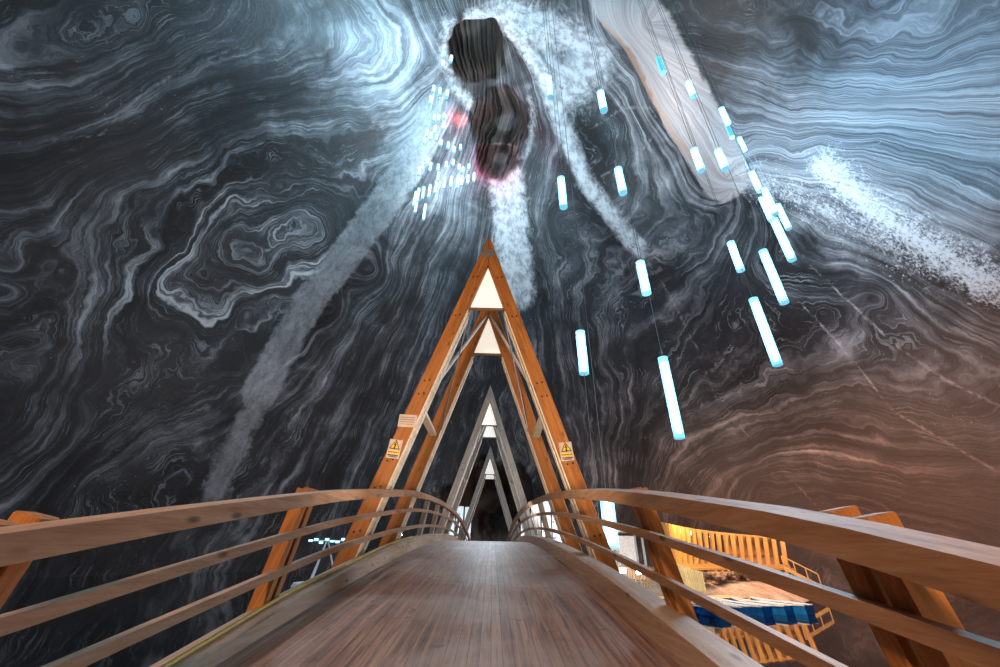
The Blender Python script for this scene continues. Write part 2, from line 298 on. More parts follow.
def cavern_material():
    t = NT('banded_salt_rock')
    pos = t.n('ShaderNodeNewGeometry').outputs['Position']
    F = t.attr('strata')
    w1 = t.noise(pos, .055, 2, .5); w2 = t.noise(pos, .2, 3, .5); w3 = t.noise(pos, 1.3, 4, .6)
    def cen(v, k): return t.math('MULTIPLY', t.math('SUBTRACT', v, .5), k)
    f = t.math('ADD', F, t.math('ADD', t.math('MULTIPLY', t.attr('fold'), t.math('ADD', cen(w1, 5.0), cen(w2, 2.2))), t.math('ADD', cen(w2, .3), cen(w3, .10))))
    px = t.n('ShaderNodeSeparateXYZ', {0: pos}).outputs
    def strip(freq, k, det, rgh):
        v = t.n('ShaderNodeCombineXYZ', {0: t.math('MULTIPLY', f, freq), 1: t.math('MULTIPLY', px[0], k), 2: t.math('MULTIPLY', px[2], k)}).outputs[0]
        return t.noise(v, 1.0, det, rgh)
    broad = strip(.8, .03, 2, .5)
    band = strip(3.0, .05, 6, .66)
    fine = strip(11.0, .16, 4, .7)
    patch = t.noise(pos, .16, 4, .6, .6)
    b = t.math('ADD', t.math('MULTIPLY', broad, .3), t.math('ADD', t.math('MULTIPLY', band, .5), t.math('MULTIPLY', fine, .2)))
    b = t.math('ADD', b, cen(patch, .26))
    b = t.math('ADD', b, t.math('MULTIPLY', t.attr('swirl'), t.math('ADD', .01, cen(band, .7))))
    c = t.ramp(b, [(.42, (.006, .0062, .007)), (.505, (.019, .021, .024)), (.555, (.06, .062, .068)), (.61, (.17, .172, .18)), (.68, (.42, .42, .425))])
    line = t.maprange(t.math('ABSOLUTE', t.math('SUBTRACT', strip(8.0, .05, 3, .6), .5)), .0, .03, 1, 0)
    lmask = t.maprange(t.noise(pos, .22, 4, .6), .47, .62)
    c = t.mix(t.math('MULTIPLY', t.math('MULTIPLY', line, lmask), .42), c, (.30, .33, .34))
    grit = t.noise(pos, 2.2, 6, .7)
    grit2 = t.noise(pos, .7, 6, .65, .4)
    # frosted salt bed: pale with hairline layers
    m_f = t.maprange(t.math('ADD', t.attr('frost'), t.math('ADD', cen(grit2, .35), cen(patch, .8))), .15, .75)
    fl = t.math('ADD', t.math('MULTIPLY', band, .55), t.math('MULTIPLY', strip(16.0, .1, 3, .6), .45))
    c = t.mix(t.math('MULTIPLY', m_f, .85), c, t.ramp(fl, [(.38, (.05, .053, .06)), (.48, (.17, .18, .20)), (.55, (.31, .32, .34)), (.64, (.52, .53, .55))]))
    sv = t.n('ShaderNodeVectorMath', {0: pos, 1: (1.0, 1.0, .16)}, operation='MULTIPLY').outputs[0]
    streak = t.noise(sv, 1.1, 6, .68)
    # smooth grey slab along the left rib
    m_ash = t.maprange(t.math('ADD', t.attr('ash'), t.math('ADD', cen(grit2, .5), cen(streak, .2))), .22, .42)
    c = t.mix(t.math('MULTIPLY', m_ash, t.maprange(patch, .38, .66, .9, .5)), c, t.mix(t.maprange(t.math('ADD', t.math('MULTIPLY', streak, .6), t.math('MULTIPLY', grit, .4)), .36, .62), (.13, .134, .142), (.27, .275, .285)))
    # pale rib with folded veins
    m_p = t.maprange(t.math('ADD', t.attr('pale'), cen(grit2, .3)), .16, .28)
    c = t.mix(t.math('MULTIPLY', m_p, .8), c, t.ramp(t.math('ADD', t.math('MULTIPLY', band, .5), t.math('MULTIPLY', fine, .5)), [(.3, (.20, .17, .17)), (.5, (.42, .38, .37)), (.7, (.62, .58, .56))]))
    m_r = t.maprange(t.math('ADD', t.attr('rust'), cen(grit, .5)), .3, .7)
    c = t.mix(t.math('MULTIPLY', m_r, .6), c, (.42, .24, .15))
    # crusts of clean salt
    crack = t.maprange(t.noise(pos, .55, 7, .72), .30, .42)
    m_s = t.maprange(t.math('ADD', t.attr('salt'), t.math('ADD', cen(streak, .45), t.math('ADD', cen(grit2, .45), cen(grit, .25)))), .12, .62)
    c = t.mix(t.math('MULTIPLY', m_s, .85), c, t.mix(crack, (.10, .105, .115), t.mix(t.maprange(streak, .36, .60), (.26, .27, .29), (.54, .56, .57))))
    spray = t.noise(pos, 4.0, 7, .75)
    m_c = t.maprange(t.math('ADD', t.attr('crust'), t.math('ADD', cen(grit2, .7), t.math('ADD', cen(grit, 1.0), cen(spray, 2.2)))), .45, 1.0)
    c = t.mix(t.math('MULTIPLY', m_c, .7), c, (.60, .62, .64))
    m_h = t.maprange(t.math('ADD', t.attr('hair'), t.math('ADD', cen(grit, .5), cen(grit2, .7))), .35, .75)
    c = t.mix(t.math('MULTIPLY', m_h, .75), c, (.40, .39, .39))
    # scattered salt bloom specks
    spk = t.math('MULTIPLY', t.maprange(t.noise(pos, 3.5, 5, .75), .60, .70), t.maprange(patch, .5, .66))
    c = t.mix(t.math('MULTIPLY', spk, .55), c, (.5, .5, .52))
    c = t.mix(t.math('MULTIPLY', t.attr('brown_tint'), .38), c, t.mix(fine, (.07, .065, .06), (.19, .175, .165)))
    c = t.mix(t.math('MULTIPLY', t.attr('brown_tint'), .75), c, (1.0, .56, .36), 'MULTIPLY')
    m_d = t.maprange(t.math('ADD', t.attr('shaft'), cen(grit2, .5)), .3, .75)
    c = t.mix(t.math('MULTIPLY', m_d, .86), c, t.mix(t.maprange(band, .38, .62), (.005, .004, .0035), (.15, .115, .095)))  # shade inside the recesses painted into the rock colour
    return t.out(t.bsdf(c, .55, t.math('ADD', b, t.math('MULTIPLY', grit, .25)), .55, .25, spec=.4))
# ------------------------------------------------------------------ footbridge
M = {}
M['deck'] = None
TAN = 1.4 / 4.35                      # lean of the A legs and railing posts
ANG = math.atan(TAN)
def dz(y):                            # deck height above the lake, metres; y in modules
    return CZ + U * (.203 - .006 * (y - 12.1) ** 2)
SAG = {('top_rail', -1): ((.9, -.095), (1.3, -.073), (2.8, -.004), (5.5, .075)), ('top_rail', 1): ((.5, -.09), (1, -.037), (2, .008), (3, .035), (5, .065)),
       ('middle_rail', -1): ((1.1, -.084), (3, 0), (6, .06)), ('middle_rail', 1): ((.5, -.02), (2.3, .02), (5, .045)),
       ('lower_rail', -1): ((1.3, -.06), (3.3, .006), (6.6, .03)), ('lower_rail', 1): ((1.4, .002), (5, .02))}
def dh(y, s, nm='top_rail'):          # the rails sag a little towards the landing
    t = SAG[(nm, s)]
    return float(np.interp(y, [q[0] for q in t], [q[1] for q in t]))
def curb_h(y, s):
    t = ((1.5, .03), (2.7, .085), (5.5, .135)) if s < 0 else ((1.5, .11), (3, .135))
    return float(np.interp(y, [q[0] for q in t], [q[1] for q in t]))
def post_lean(s, y): return .16 if s < 0 or y < 1.5 else .23
Y0, Y1 = -2.6, 24.4
def ys(n=90, a=Y0, b=Y1): return [a + (b - a) * i / (n - 1) for i in range(n)]

def deck_material():
    t = NT('worn_deck_boards')
    tc = t.n('ShaderNodeTexCoord').outputs['Object']
    x = t.n('ShaderNodeSeparateXYZ', {0: tc}).outputs
    board = t.math('MULTIPLY', x[0], 1 / .075)
    fl = t.math('FLOOR', board); fr = t.math('FRACT', board)
    gap = t.math('MINIMUM', fr, t.math('SUBTRACT', 1.0, fr))
    groove = t.maprange(gap, .0, .05)
    yy = t.math('ADD', x[1], t.math('MULTIPLY', t.math('SINE', t.math('MULTIPLY', fl, 12.9898)), 37.7))
    v = t.n('ShaderNodeCombineXYZ', {0: t.math('MULTIPLY', x[0], 26), 1: t.math('MULTIPLY', yy, 1.1), 2: fl}).outputs[0]
    fib = t.noise(v, 1.0, 6, .62, .6)
    tone = t.n('ShaderNodeTexWhiteNoise', {'W': fl}, noise_dimensions='1D').outputs[0]
    wear = t.noise(tc, .75, 5, .62, .4)
    spots = t.noise(tc, 5.0, 5, .7)
    f = t.math('ADD', t.math('MULTIPLY', fib, .75), t.math('MULTIPLY', tone, .10))
    c = t.ramp(f, [(.27, (.045, .017, .009)), (.41, (.19, .088, .050)), (.56, (.36, .195, .125))])
    c = t.mix(t.maprange(wear, .45, .7, 0, .7), c, (.33, .245, .205))
    c = t.mix(t.maprange(spots, .58, .70, 0, .7), c, (.05, .03, .022))
    c = t.mix(t.maprange(groove, 0, 1, .5, 0, False), c, (.02, .012, .009))
    h = t.math('ADD', t.math('MULTIPLY', groove, .6), t.math('MULTIPLY', fib, .4))
    return t.out(t.bsdf(c, .5, h, .5, .008))

def rail_sections(nm, lat, h, ht, th, side, n=110, a=Y0, b=Y1, lean=True):
    """sweeping bar: lateral position of its inner face, height of its top above the deck, face height, thickness"""
    out = []
    for y in ys(n, a, b):
        z = dz(y) + U * (h + dh(y, side, nm))
        l0 = lat; k = TAN; tl = (.16 if side > 0 else .05) if nm == 'top_rail' else .03
        sec = [(l0, z), (l0 + th, z + tl * th), (l0 + th + ht * k, z + tl * th - ht), (l0 + ht * k, z - ht)]
        out.append([(side * p[0] * U if True else 0, y * U, CZ + (p[1] - CZ) if True else 0) for p in [(q[0], z + (q[1] - z) * U) for q in sec]])
    return out

def a_frame(bridge, yf, mats, name='a_frame'):
    """a pair of timber A's, front one at yf, second 1.4 modules behind"""
    root = empty(name, (0, 0, 0), 0, bridge)
    H = 4.35; wp = .172; inv = wp / math.sin(ANG)
    zb = dz(yf) + .0
    def leg_poly(s, h0=-.75):
        hi = H - inv
        return [(s * (H - h0) * TAN * U, h0 * U), (s * (hi - h0) * TAN * U, h0 * U), (0.002 * s, hi * U), (0.002 * s, H * U)]
    for k, y in enumerate((yf, yf + 1.42)):
        for s in (-1, 1):
            for (o0, o1) in ((0, .10), (.135, .235)):
                bm = bmesh.new(); prism_y(bm, leg_poly(s), 0, (o1 - o0) * U)
                bmesh.ops.bevel(bm, geom=bm.edges[:], offset=.008, segments=1, affect='EDGES')
                o = obj('leg', bm, mats['leg_left' if s < 0 else 'leg_right'], root, (0, (y + o0) * U, zb))
                # cream strips set along the inner edges
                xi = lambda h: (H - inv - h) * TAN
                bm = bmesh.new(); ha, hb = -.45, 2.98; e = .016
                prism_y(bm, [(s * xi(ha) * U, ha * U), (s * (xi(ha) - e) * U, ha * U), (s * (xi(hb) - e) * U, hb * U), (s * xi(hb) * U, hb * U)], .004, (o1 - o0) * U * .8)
                tag(obj('edge_strip', bm, mats['cream'], root, (0, (y + o0) * U, zb)), 'cream strip on the inner edge')
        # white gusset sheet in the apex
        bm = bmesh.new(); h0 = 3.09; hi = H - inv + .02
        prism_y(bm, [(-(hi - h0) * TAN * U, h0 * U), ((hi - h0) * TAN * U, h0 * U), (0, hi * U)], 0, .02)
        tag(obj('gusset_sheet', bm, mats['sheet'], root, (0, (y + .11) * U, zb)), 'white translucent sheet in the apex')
        bm = bmesh.new(); box(bm, (0, 0, 0), ((hi - h0) * TAN * 2 * U + .02, .06, .05), .006)
        obj('collar', bm, mats['dark'], root, (0, (y + .117) * U, zb + (h0 - .012) * U))
        # steel plate at the apex
        bm = bmesh.new()
        bmesh.ops.create_cone(bm, cap_ends=True, segments=28, radius1=.115, radius2=.115, depth=.012, matrix=Matrix.Translation((0, 0, 0)) @ Matrix.Rotation(PI / 2, 4, 'X') @ Matrix.Diagonal((1.35, 1, 1, 1)))
        for bx, bz in ((-.07, 0), (.07, 0), (0, .05), (0, -.05)):
            tube(bm, (bx, -.02, bz), (bx, 0, bz), .014, 8)
        tag(obj('apex_plate', bm, mats['plate'], root, (0, y * U - .006, zb + (H - .36) * U)), 'oval steel plate with bolts')
    for s in (-1, 1):
        # board linking front and rear leg
        hh = 1.66
        xc = s * ((H - hh) * TAN - wp * .55) * U
        bm = bmesh.new(); bar(bm, (xc, (yf + .10) * U, hh * U), (xc, (yf + 1.46) * U, hh * U), .10 * U, .045 * U, (0, 0, 1), .006)
        obj('spacer', bm, mats['pale'], root, (0, 0, zb))
        # slanting brace: rear apex to front leg, and the rod that crosses it
        h1 = 1.95; xi = s * ((H - h1) * TAN - wp - .01) * U
        bm = bmesh.new(); bar(bm, (s * .05, (yf + 1.44) * U, 3.80 * U), (xi, (yf + .12) * U, h1 * U), .028 * U, .05 * U, (0, 1, 0), .004)
        obj('brace', bm, mats['pale'], root, (0, 0, zb))
        xa = s * ((H - 3.02) * TAN - wp - .02) * U; xb = s * ((H - 1.72) * TAN - wp - .01) * U
        bm = bmesh.new(); tube(bm, (xa, (yf + .12) * U, 3.02 * U), (xb, (yf + 1.44) * U, 1.72 * U), .016, 8)
        obj('tie_rod', bm, mats['plate'], root, (0, 0, zb))
        # bolts on the front face
        for hb in (3.55, 2.9, 1.95, 1.78, 1.0, .72, .3):
            xx = s * ((H - hb) * TAN - wp * .5) * U
            for q in (-.045, .045):
                bm = bmesh.new(); tube(bm, (xx + q, -.012, hb * U + q * .2), (xx + q, .002, hb * U + q * .2), .017, 8)
                obj('bolt', bm, mats['bolt'], root, (0, yf * U, zb))
    return root

def build_bridge():
    deckm = deck_material()
    pale = wood('pale_larch', (.18, .115, .075), (.34, .235, .165), (.48, .36, .27))
    rail = wood('rail_larch', (.21, .105, .055), (.38, .215, .125), (.50, .32, .21), knots=.8)
    curbm = wood('curb_larch', (.21, .12, .075), (.38, .245, .165), (.50, .36, .26), knots=.8)
    def legmats(lo, mid, hi, nm):
        return {'leg_left': wood(nm + '_left', lo, mid, hi, (PI / 2, 0, 0) if False else (0, 0, 0), knots=.7, g=.8), 'leg_right': None}
    def wz(nm, lo, mid, hi, s, knots=.6):          # grain along a leg leaning by ANG
        m = Matrix.Rotation(PI / 2, 3, 'X') @ Matrix.Rotation(s * ANG, 3, 'Y')
        e = m.to_euler('XYZ')
        return wood(nm, lo, mid, hi, tuple(e), knots=knots)
    o_lo, o_mid, o_hi = (.14, .046, .009), (.34, .125, .026), (.50, .215, .058)  # near frame and posts: warm light put into the wood colour
    g_lo, g_mid, g_hi = (.15, .12, .10), (.30, .25, .215), (.44, .385, .34)  # far frames: same wood, paler because whiter light is painted in
    steel = plain('zinc_plate', (.33, .31, .31), .45, .6)
    bolt = plain('dark_bolt', (.05, .04, .035), .5, .7)
    sheet = NT('glowing_sheet'); 
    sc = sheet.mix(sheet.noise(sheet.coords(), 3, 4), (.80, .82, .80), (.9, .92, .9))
    sheet = sheet.out(sheet.bsdf(sc, .5, **{'Emission Color': (1.0, .98, .92, 1), 'Emission Strength': .55}))  # emission paints the lit look of the sheet into it
    creamw = wood('cream_wood', (.50, .42, .34), (.70, .62, .53), (.82, .75, .67), knots=.2)
    darkw = wood('dark_collar', (.08, .05, .035), (.16, .10, .07), (.24, .16, .11))
    near = {'leg_left': wz('warm_lit_glulam_left', o_lo, o_mid, o_hi, -1), 'leg_right': wz('warm_lit_glulam_right', o_lo, o_mid, o_hi, 1), 'pale': creamw, 'cream': creamw, 'sheet': sheet, 'plate': steel, 'bolt': bolt, 'dark': darkw}
    far = dict(near, leg_left=wz('pale_lit_glulam_left', g_lo, g_mid, g_hi, -1), leg_right=wz('pale_lit_glulam_right', g_lo, g_mid, g_hi, 1))
    B = empty('timber_footbridge', (0, 0, 0))
    tag(B, 'arched timber footbridge with plank deck, slanting railings and tall A-shaped frames', 'bridge')
    # deck
    bm = bmesh.new()
    sweep(bm, [[(-.95 * U, y * U, dz(y)), (.95 * U, y * U, dz(y)), (.95 * U, y * U, dz(y) - .12), (-.95 * U, y * U, dz(y) - .12)] for y in ys(120)])
    obj('deck', bm, deckm, B)
    for s in (-1, 1):
        bm = bmesh.new()
        sweep(bm, [[(s * .93 * U, y * U, dz(y) + curb_h(y, s) * U), (s * 1.085 * U, y * U, dz(y) + curb_h(y, s) * U), (s * 1.085 * U, y * U, dz(y) - .2 * U), (s * .93 * U, y * U, dz(y) - .2 * U)] for y in ys(120)])
        es = [e for e in bm.edges if e.is_manifold and e.calc_face_angle(0) > 1]
        bmesh.ops.bevel(bm, geom=es, offset=.012, segments=2, affect='EDGES')
        obj('curb', bm, curbm, B)
        for nm, lat, h, ht, th in (('top_rail', .865, .655, .07, .075), ('middle_rail', .94, .462, .042, .03), ('lower_rail', 1.0, .268, .045, .03)):
            bm = bmesh.new(); sweep(bm, rail_sections(nm, lat, h, ht, th, s))
            es = [e for e in bm.edges if e.is_manifold and e.calc_face_angle(0) > 1]
            bmesh.ops.bevel(bm, geom=es, offset=.008, segments=1, affect='EDGES')
            obj(nm, bm, rail, B)
        for yp in (-.75, .95, 2.32, 7.3, 8.75, 10.1, 14.4, 15.9, 17.3, 21.3, 22.7):
            m = near if yp < 4 else far
            pr = empty('post', (0, 0, 0), 0, B)
            yq = yp + (.22 if s < 0 and 2 < yp < 3 else .05 if 2 < yp < 3 else .09 if s < 0 and .9 < yp < 1 else .03 if .9 < yp < 1 else 0)
            for q in (-.045, .045):
                yc = yq + q; hb = -.5; ht = .664 + dh(yc, s); k = post_lean(s, yp)
                def xo(h): return (.945 + (.655 - h) * k)
                poly = [(s * xo(hb) * U, hb * U), (s * (xo(hb) + .085) * U, hb * U), (s * (xo(ht) + .075) * U, (ht + .014) * U), (s * xo(ht) * U, ht * U)]
                bm = bmesh.new(); prism_y(bm, poly, -.028 * U, .028 * U)
                bmesh.ops.bevel(bm, geom=bm.edges[:], offset=.007, segments=1, affect='EDGES')
                obj('board', bm, m['leg_left' if s < 0 else 'leg_right'], pr, (0, yc * U, dz(yc)))
    for i, yf in enumerate((4.4, 11.4, 18.5)):
        a_frame(B, yf, near if i == 0 else far)
    return B

# ------------------------------------------------------------------ hanging tube lamps
def build_lamps():
    t = NT('frosted_tube')
    tr = t.n('ShaderNodeBsdfTransparent', {'Color': (.72, .93, 1.0, 1)}).outputs[0]
    df = t.n('ShaderNodeBsdfTranslucent', {'Color': (.35, .78, .95, 1)}).outputs[0]
    em = t.n('ShaderNodeEmission', {'Color': (.13, .62, .95, 1), 'Strength': .75}).outputs[0]
    shell = t.n('ShaderNodeMixShader', {0: .5, 1: tr, 2: t.n('ShaderNodeAddShader', {0: df, 1: em}).outputs[0]}).outputs[0]
    shell = t.out(shell)
    core = emit('lamp_core', (.78, .93, 1.0), 10.0)
    off = emit('lamp_core_dim', (.25, .65, 1.0), .7)
    ct = NT('glowing_cap'); cap = ct.out(ct.bsdf((.3, .65, .8), .4, **{'Emission Color': (.16, .60, .90, 1), 'Emission Strength': .7}))
    wire = plain('steel_wire', (.12, .13, .14), .6, 0)
    def ceil_z(x, y):
        r = math.hypot(x - AXX, y - AXY); z = 3.0
        while z < 73 and float(bell(np.array(z))) > r: z += .25
        return z - 1.2
    def lamp(x, y, zt, zb, rad, name, mat=core, n=16, below=0, wr=.012):
        root = empty(name, (x, y, zb))
        L = zt - zb
        bm = bmesh.new(); tube(bm, (0, 0, 0), (0, 0, L), rad, n, caps=False); obj('tube_shade', bm, shell, root, smooth=True)
        bm = bmesh.new(); tube(bm, (0, 0, .06 * L), (0, 0, .94 * L), rad * .52, 10); obj('light_core', bm, mat, root)
        for z in (0, L):
            bm = bmesh.new()
            bmesh.ops.create_cone(bm, cap_ends=True, segments=n, radius1=rad * 1.02, radius2=rad * 1.02, depth=.03, matrix=Matrix.Translation((0, 0, z)))
            for a in (0, 2.1, 4.2): tube(bm, (rad * .75 * math.cos(a), rad * .75 * math.sin(a), z), (rad * .75 * math.cos(a), rad * .75 * math.sin(a), z + (.22 * rad if z == 0 else -.22 * rad)), rad * .1, 6)
            obj('end_cap', bm, cap, root)
        bm = bmesh.new(); tube(bm, (0, 0, L), (0, 0, max(L + .5, ceil_z(x, y) - zb)), wr, 6)
        obj('cable', bm, wire, root)
        if below:
            bm = bmesh.new(); tube(bm, (0, 0, -below), (0, 0, 0), wr, 6); obj('trailing_cable', bm, wire, root)
        return root
    for i, ((x, y, a, b), lb) in enumerate(zip(RIGHT, RIGHT_LABELS)):
        dim = i in (13, 15)
        r = lamp(x, y, a, b, .19 if i != 22 else .22, 'pendant_tube_lamp', off if dim else core, below=8.0 if i == 0 else 0)
        tag(r, lb, 'lamp', 'tube lamps hanging right of the bridge')
    for (x, y, a, b) in CLUSTER:
        r = lamp(x, y, a, b, .17, 'pendant_tube_lamp', n=10, wr=.006)
        tag(r, 'small bright tube lamp in the dense swarm left of the dark shaft openings', 'lamp', 'swarm of distant tube lamps')

RIGHT_LABELS = [
 'pale blue tube lamp hanging alone right of the orange A-frame apex with trailing cable',
 'short bright tube lamp directly above the long lowest tube lamp',
 'long blue tube lamp hanging lowest over the right railing',
 'short bright tube lamp above the lower of the two long parallel tubes',
 'long bright tube lamp, lower of the two long parallel tubes',
 'long bright tube lamp, upper of the two long parallel tubes',
 'bright tube lamp at the lower end of the tight slanting row by the right wall',
 'slim tube lamp on the right edge of the tight slanting row',
 'slim tube lamp on the left edge of the tight slanting row',
 'slim tube lamp in the middle of the tight slanting row',
 'tube lamp at the top end of the tight slanting row',
 'small tube lamp hanging under the dim blue one on the pale rib edge',
 'small bright tube lamp directly above a dim blue one on the pale rib edge',
 'small dim blue tube lamp between two bright ones on the pale rib edge',
 'small bright tube lamp high in front of the pale pinkish rib',
 'unlit looking blue tube lamp, topmost in front of the pale pinkish rib',
 'bright tube lamp at the lower tip of the pale pinkish rib',
 'bright tube lamp just left of the one at the tip of the pale rib',
 'tube lamp before the grey wall between the white rib and the pale rib',
 'tube lamp under the white rib, level with the drip of white salt',
 'tube lamp in front of the white rib near the top of the chamber',
 'tube lamp before the veined grey hollow right of the white rib',
 'large tube lamp standing low behind the right railing beside the A-frame foot']
# ------------------------------------------------------------------ lake, island and what stands on it
def polar(az, d, z=0.0):
    a = math.radians(az); return Vector((.21 + d * math.sin(a), d * math.cos(a), z))

def fnoise(p): return mnoise.noise(Vector(p))

def build_island():
    # lake
    t = NT('dark_lake_water')
    wv = t.noise(t.coords((1, 1, 1)), .8, 3)
    lake = t.out(t.bsdf((.004, .006, .008), .03, wv, .04, .02, spec=.9))
    bm = bmesh.new()
    bmesh.ops.create_grid(bm, x_segments=40, y_segments=40, size=47, matrix=Matrix.Translation((AXX, AXY, 0)))
    tag(obj('lake_water', bm, lake), 'black still salt lake under the bridge', 'water', kind='structure')
    # island: low mound, outline polygon smoothed by noise
    t = NT('trampled_salt_ground')
    v = t.noise(t.coords((1, 1, 1)), .9, 6, .65); v2 = t.noise(t.coords((1, 1, 1)), 6, 5, .7)
    gm = t.out(t.bsdf(t.ramp(t.math('ADD', t.math('MULTIPLY', v, .6), t.math('MULTIPLY', v2, .4)), [(.32, (.09, .06, .04)), (.5, (.30, .21, .14)), (.66, (.52, .42, .32))]), .8, v2, .5, .06))
    bm = bmesh.new()
    cx, cy = 12, 46
    N = 96; rings = []
    for k in range(9):
        f = 1 - k / 8.5
        row = []
        for i in range(N):
            a = 2 * PI * i / N
            rad = (17.5 + 1.6 * fnoise((math.cos(a) * 1.5, math.sin(a) * 1.5, 3)) + .5 * fnoise((math.cos(a) * 6, math.sin(a) * 6, 1)))
            ex = 1.18; ey = .80
            x = cx + ex * rad * f * math.cos(a); y = cy + ey * rad * f * math.sin(a)
            z = -.4 + 1.9 * (1 - f ** 5) + .16 * fnoise((x * .5, y * .5, 0)) * (1 if k else 0)
            row.append(bm.verts.new((x, y, z)))
        rings.append(row)
    for k in range(8):
        for i in range(N):
            bm.faces.new((rings[k][i], rings[k][(i + 1) % N], rings[k + 1][(i + 1) % N], rings[k + 1][i]))
    bm.faces.new(rings[-1])
    tag(obj('island_ground', bm, gm, smooth=True), 'pale trampled salt ground of the island in the lake', 'ground', kind='structure')

    gold = wood('gold_spruce', (.26, .13, .035), (.52, .31, .10), (.66, .44, .18), (PI / 2, 0, 0), knots=.3)
    goldh = wood('gold_spruce_level', (.26, .13, .035), (.50, .30, .10), (.64, .42, .17), knots=.3)
    palew = wood('pale_fence_wood', (.38, .28, .12), (.62, .50, .26), (.74, .64, .38), (PI / 2, 0, 0), knots=.2)
    darkp = plain('dark_window', (.02, .025, .035), .2)
    warm = emit('warm_lamp', (1.0, .72, .34), 14)
    white = emit('white_lamp', (1.0, .95, .88), 30)
    cold = emit('cold_lamp', (.40, .80, 1.0), 2.5)
    metal = plain('grey_steel', (.45, .46, .48), .45, .5)
    wpaint = plain('white_paint', (.78, .80, .82), .5)

    # ---- pavilion of ribs, an open arc that faces the bridge
    pv0 = polar(21.0, 37.0); pv1 = polar(33.4, 50.0)
    P = empty('timber_pavilion', (pv0 + pv1) / 2 + Vector((0, 0, 1.9)))
    tag(P, 'curved timber pavilion of tall golden ribs lit from within on the island', 'pavilion')
    off = -Vector(P.location)
    ax = (pv1 - pv0); L = ax.length; ax.normalize(); nr = Vector((-ax.y, ax.x, 0))      # nr points away from the bridge side or towards
    if nr.dot(Vector((0, 1, 0))) < 0: nr = -nr
    def at(s, back=0.0, z=0.0):
        bulge = 1.6 * math.sin(PI * s)
        p = pv0 + ax * (L * s) + nr * (bulge + back); p.z = z; return p + off
    zb, NR = 2.0, 19
    def ztop(s): return 5.15 - .75 * s
    for i in range(NR):
        s = i / (NR - 1)
        bm = bmesh.new()
        p = at(s, -.25, zb); q = at(s, -.75 + .1 * s, ztop(s))
        bar(bm, p, q, .42, .11, ax, .01)
        obj('rib', bm, gold, P)
    for nm, z, back, w, h, mt in (('base_beam', zb - .05, -.35, .5, .32, goldh), ('top_plate', None, .0, .5, .16, goldh), ('back_sill', zb + 1.0, .35, .12, .16, goldh)):
        bm = bmesh.new(); secs = []
        for i in range(25):
            s = i / 24; zz = ztop(s) - .05 if z is None else z
            a = at(s, back - w / 2, zz); b = at(s, back + w / 2, zz)
            secs.append([a, b, b + Vector((0, 0, h)), a + Vector((0, 0, h))])
        sweep(bm, secs); obj(nm, bm, mt, P)
    bm = bmesh.new(); secs = []
    for i in range(25):
        s = i / 24; a = at(s, .45, zb); b = at(s, .55, zb)
        secs.append([a, b, b + Vector((0, 0, 1.05)), a + Vector((0, 0, 1.05))])
    sweep(bm, secs); obj('back_wall', bm, plain('warm_plywood', (.58, .40, .24), .6), P)
    bm = bmesh.new(); secs = []
    for i in range(25):
        s = i / 24; a = at(s, -.9, zb); b = at(s, 1.4, zb)
        secs.append([a + Vector((0, 0, -.18)), b + Vector((0, 0, -.18)), b, a])
    sweep(bm, secs); obj('floor_deck', bm, goldh, P)
    for i in range(NR - 1):
        s = (i + .5) / (NR - 1)
        if i in (0, 1, 2, 3, 12, 13, 14, 15, 16, 17):
            bm = bmesh.new(); bar(bm, at(s, .5, zb + 1.05), at(s, .42, ztop(s)), L / (NR - 1) * .98, .06, nr, 0)
            obj('wall_panel', bm, gold, P)
    for i in (3, 4, 6, 9, 11):
        s = (i + .5) / (NR - 1)
        bm = bmesh.new(); p = at(s, -.2, ztop(s) - .25)
        tube(bm, p - Vector((0, 0, .16)), p + Vector((0, 0, .10)), .14, 10, .07); tube(bm, p + Vector((0, 0, .1)), p + Vector((0, 0, .3)), .02, 6)
        tag(obj('lamp', bm, warm, P), 'small glowing lamp under the roof edge')
    # joists that show under the base beam
    for i in range(12):
        s = .45 + .55 * i / 11
        bm = bmesh.new(); bar(bm, at(s, -1.0, zb - .3), at(s, .8, zb - .3), .16, .2, (0, 0, 1), .01)
        obj('joist', bm, goldh, P)
    for i in range(8):
        s = i / 7
        bm = bmesh.new(); p = at(s, -.1, zb - .2); bar(bm, Vector((p.x, p.y, .6 + off.z)), p, .2, .2, nr, .01)
        obj('stilt', bm, goldh, P)
    # ---- steps with handrails beside the pavilion
    c = polar(35.0, 47.5)
    S = empty('timber_steps', (c.x, c.y, .9)); tag(S, 'small timber stair with open handrails at the dark end of the pavilion', 'stairs')
    d = Vector((math.cos(math.radians(35)), -math.sin(math.radians(35)), 0)); n = Vector((d.y, -d.x, 0))
    for k in range(7):
        bm = bmesh.new(); p = d * (k * .32 - 1.1) + Vector((0, 0, 1.05 - k * .19)); bar(bm, p - n * .6, p + n * .6, .3, .05, (0, 0, 1), .005)
        obj('tread', bm, goldh, S)
    for sgn in (-1, 1):
        a = d * -1.25 + n * (.62 * sgn) + Vector((0, 0, 1.1)); b = d * 1.0 + n * (.62 * sgn) + Vector((0, 0, -.2))
        bm = bmesh.new(); bar(bm, a, b, .06, .24, (0, 0, 1), .005); obj('stringer', bm, goldh, S)
        bm = bmesh.new(); bar(bm, a + Vector((0, 0, .95)), b + Vector((0, 0, .95)), .06, .08, (0, 0, 1), .005); obj('handrail', bm, goldh, S)
        for f in (0, .33, .66, 1):
            p = a.lerp(b, f); bm = bmesh.new(); bar(bm, p - Vector((0, 0, .5 if f == 0 else .2)), p + Vector((0, 0, .95)), .07, .07, d, .005); obj('baluster', bm, goldh, S)
    # ---- rubble under the pavilion
    rock = plain('brown_rubble', (.16, .10, .065), .85, 0, .45, 3)
    bm = bmesh.new(); rnd = random.Random(3)
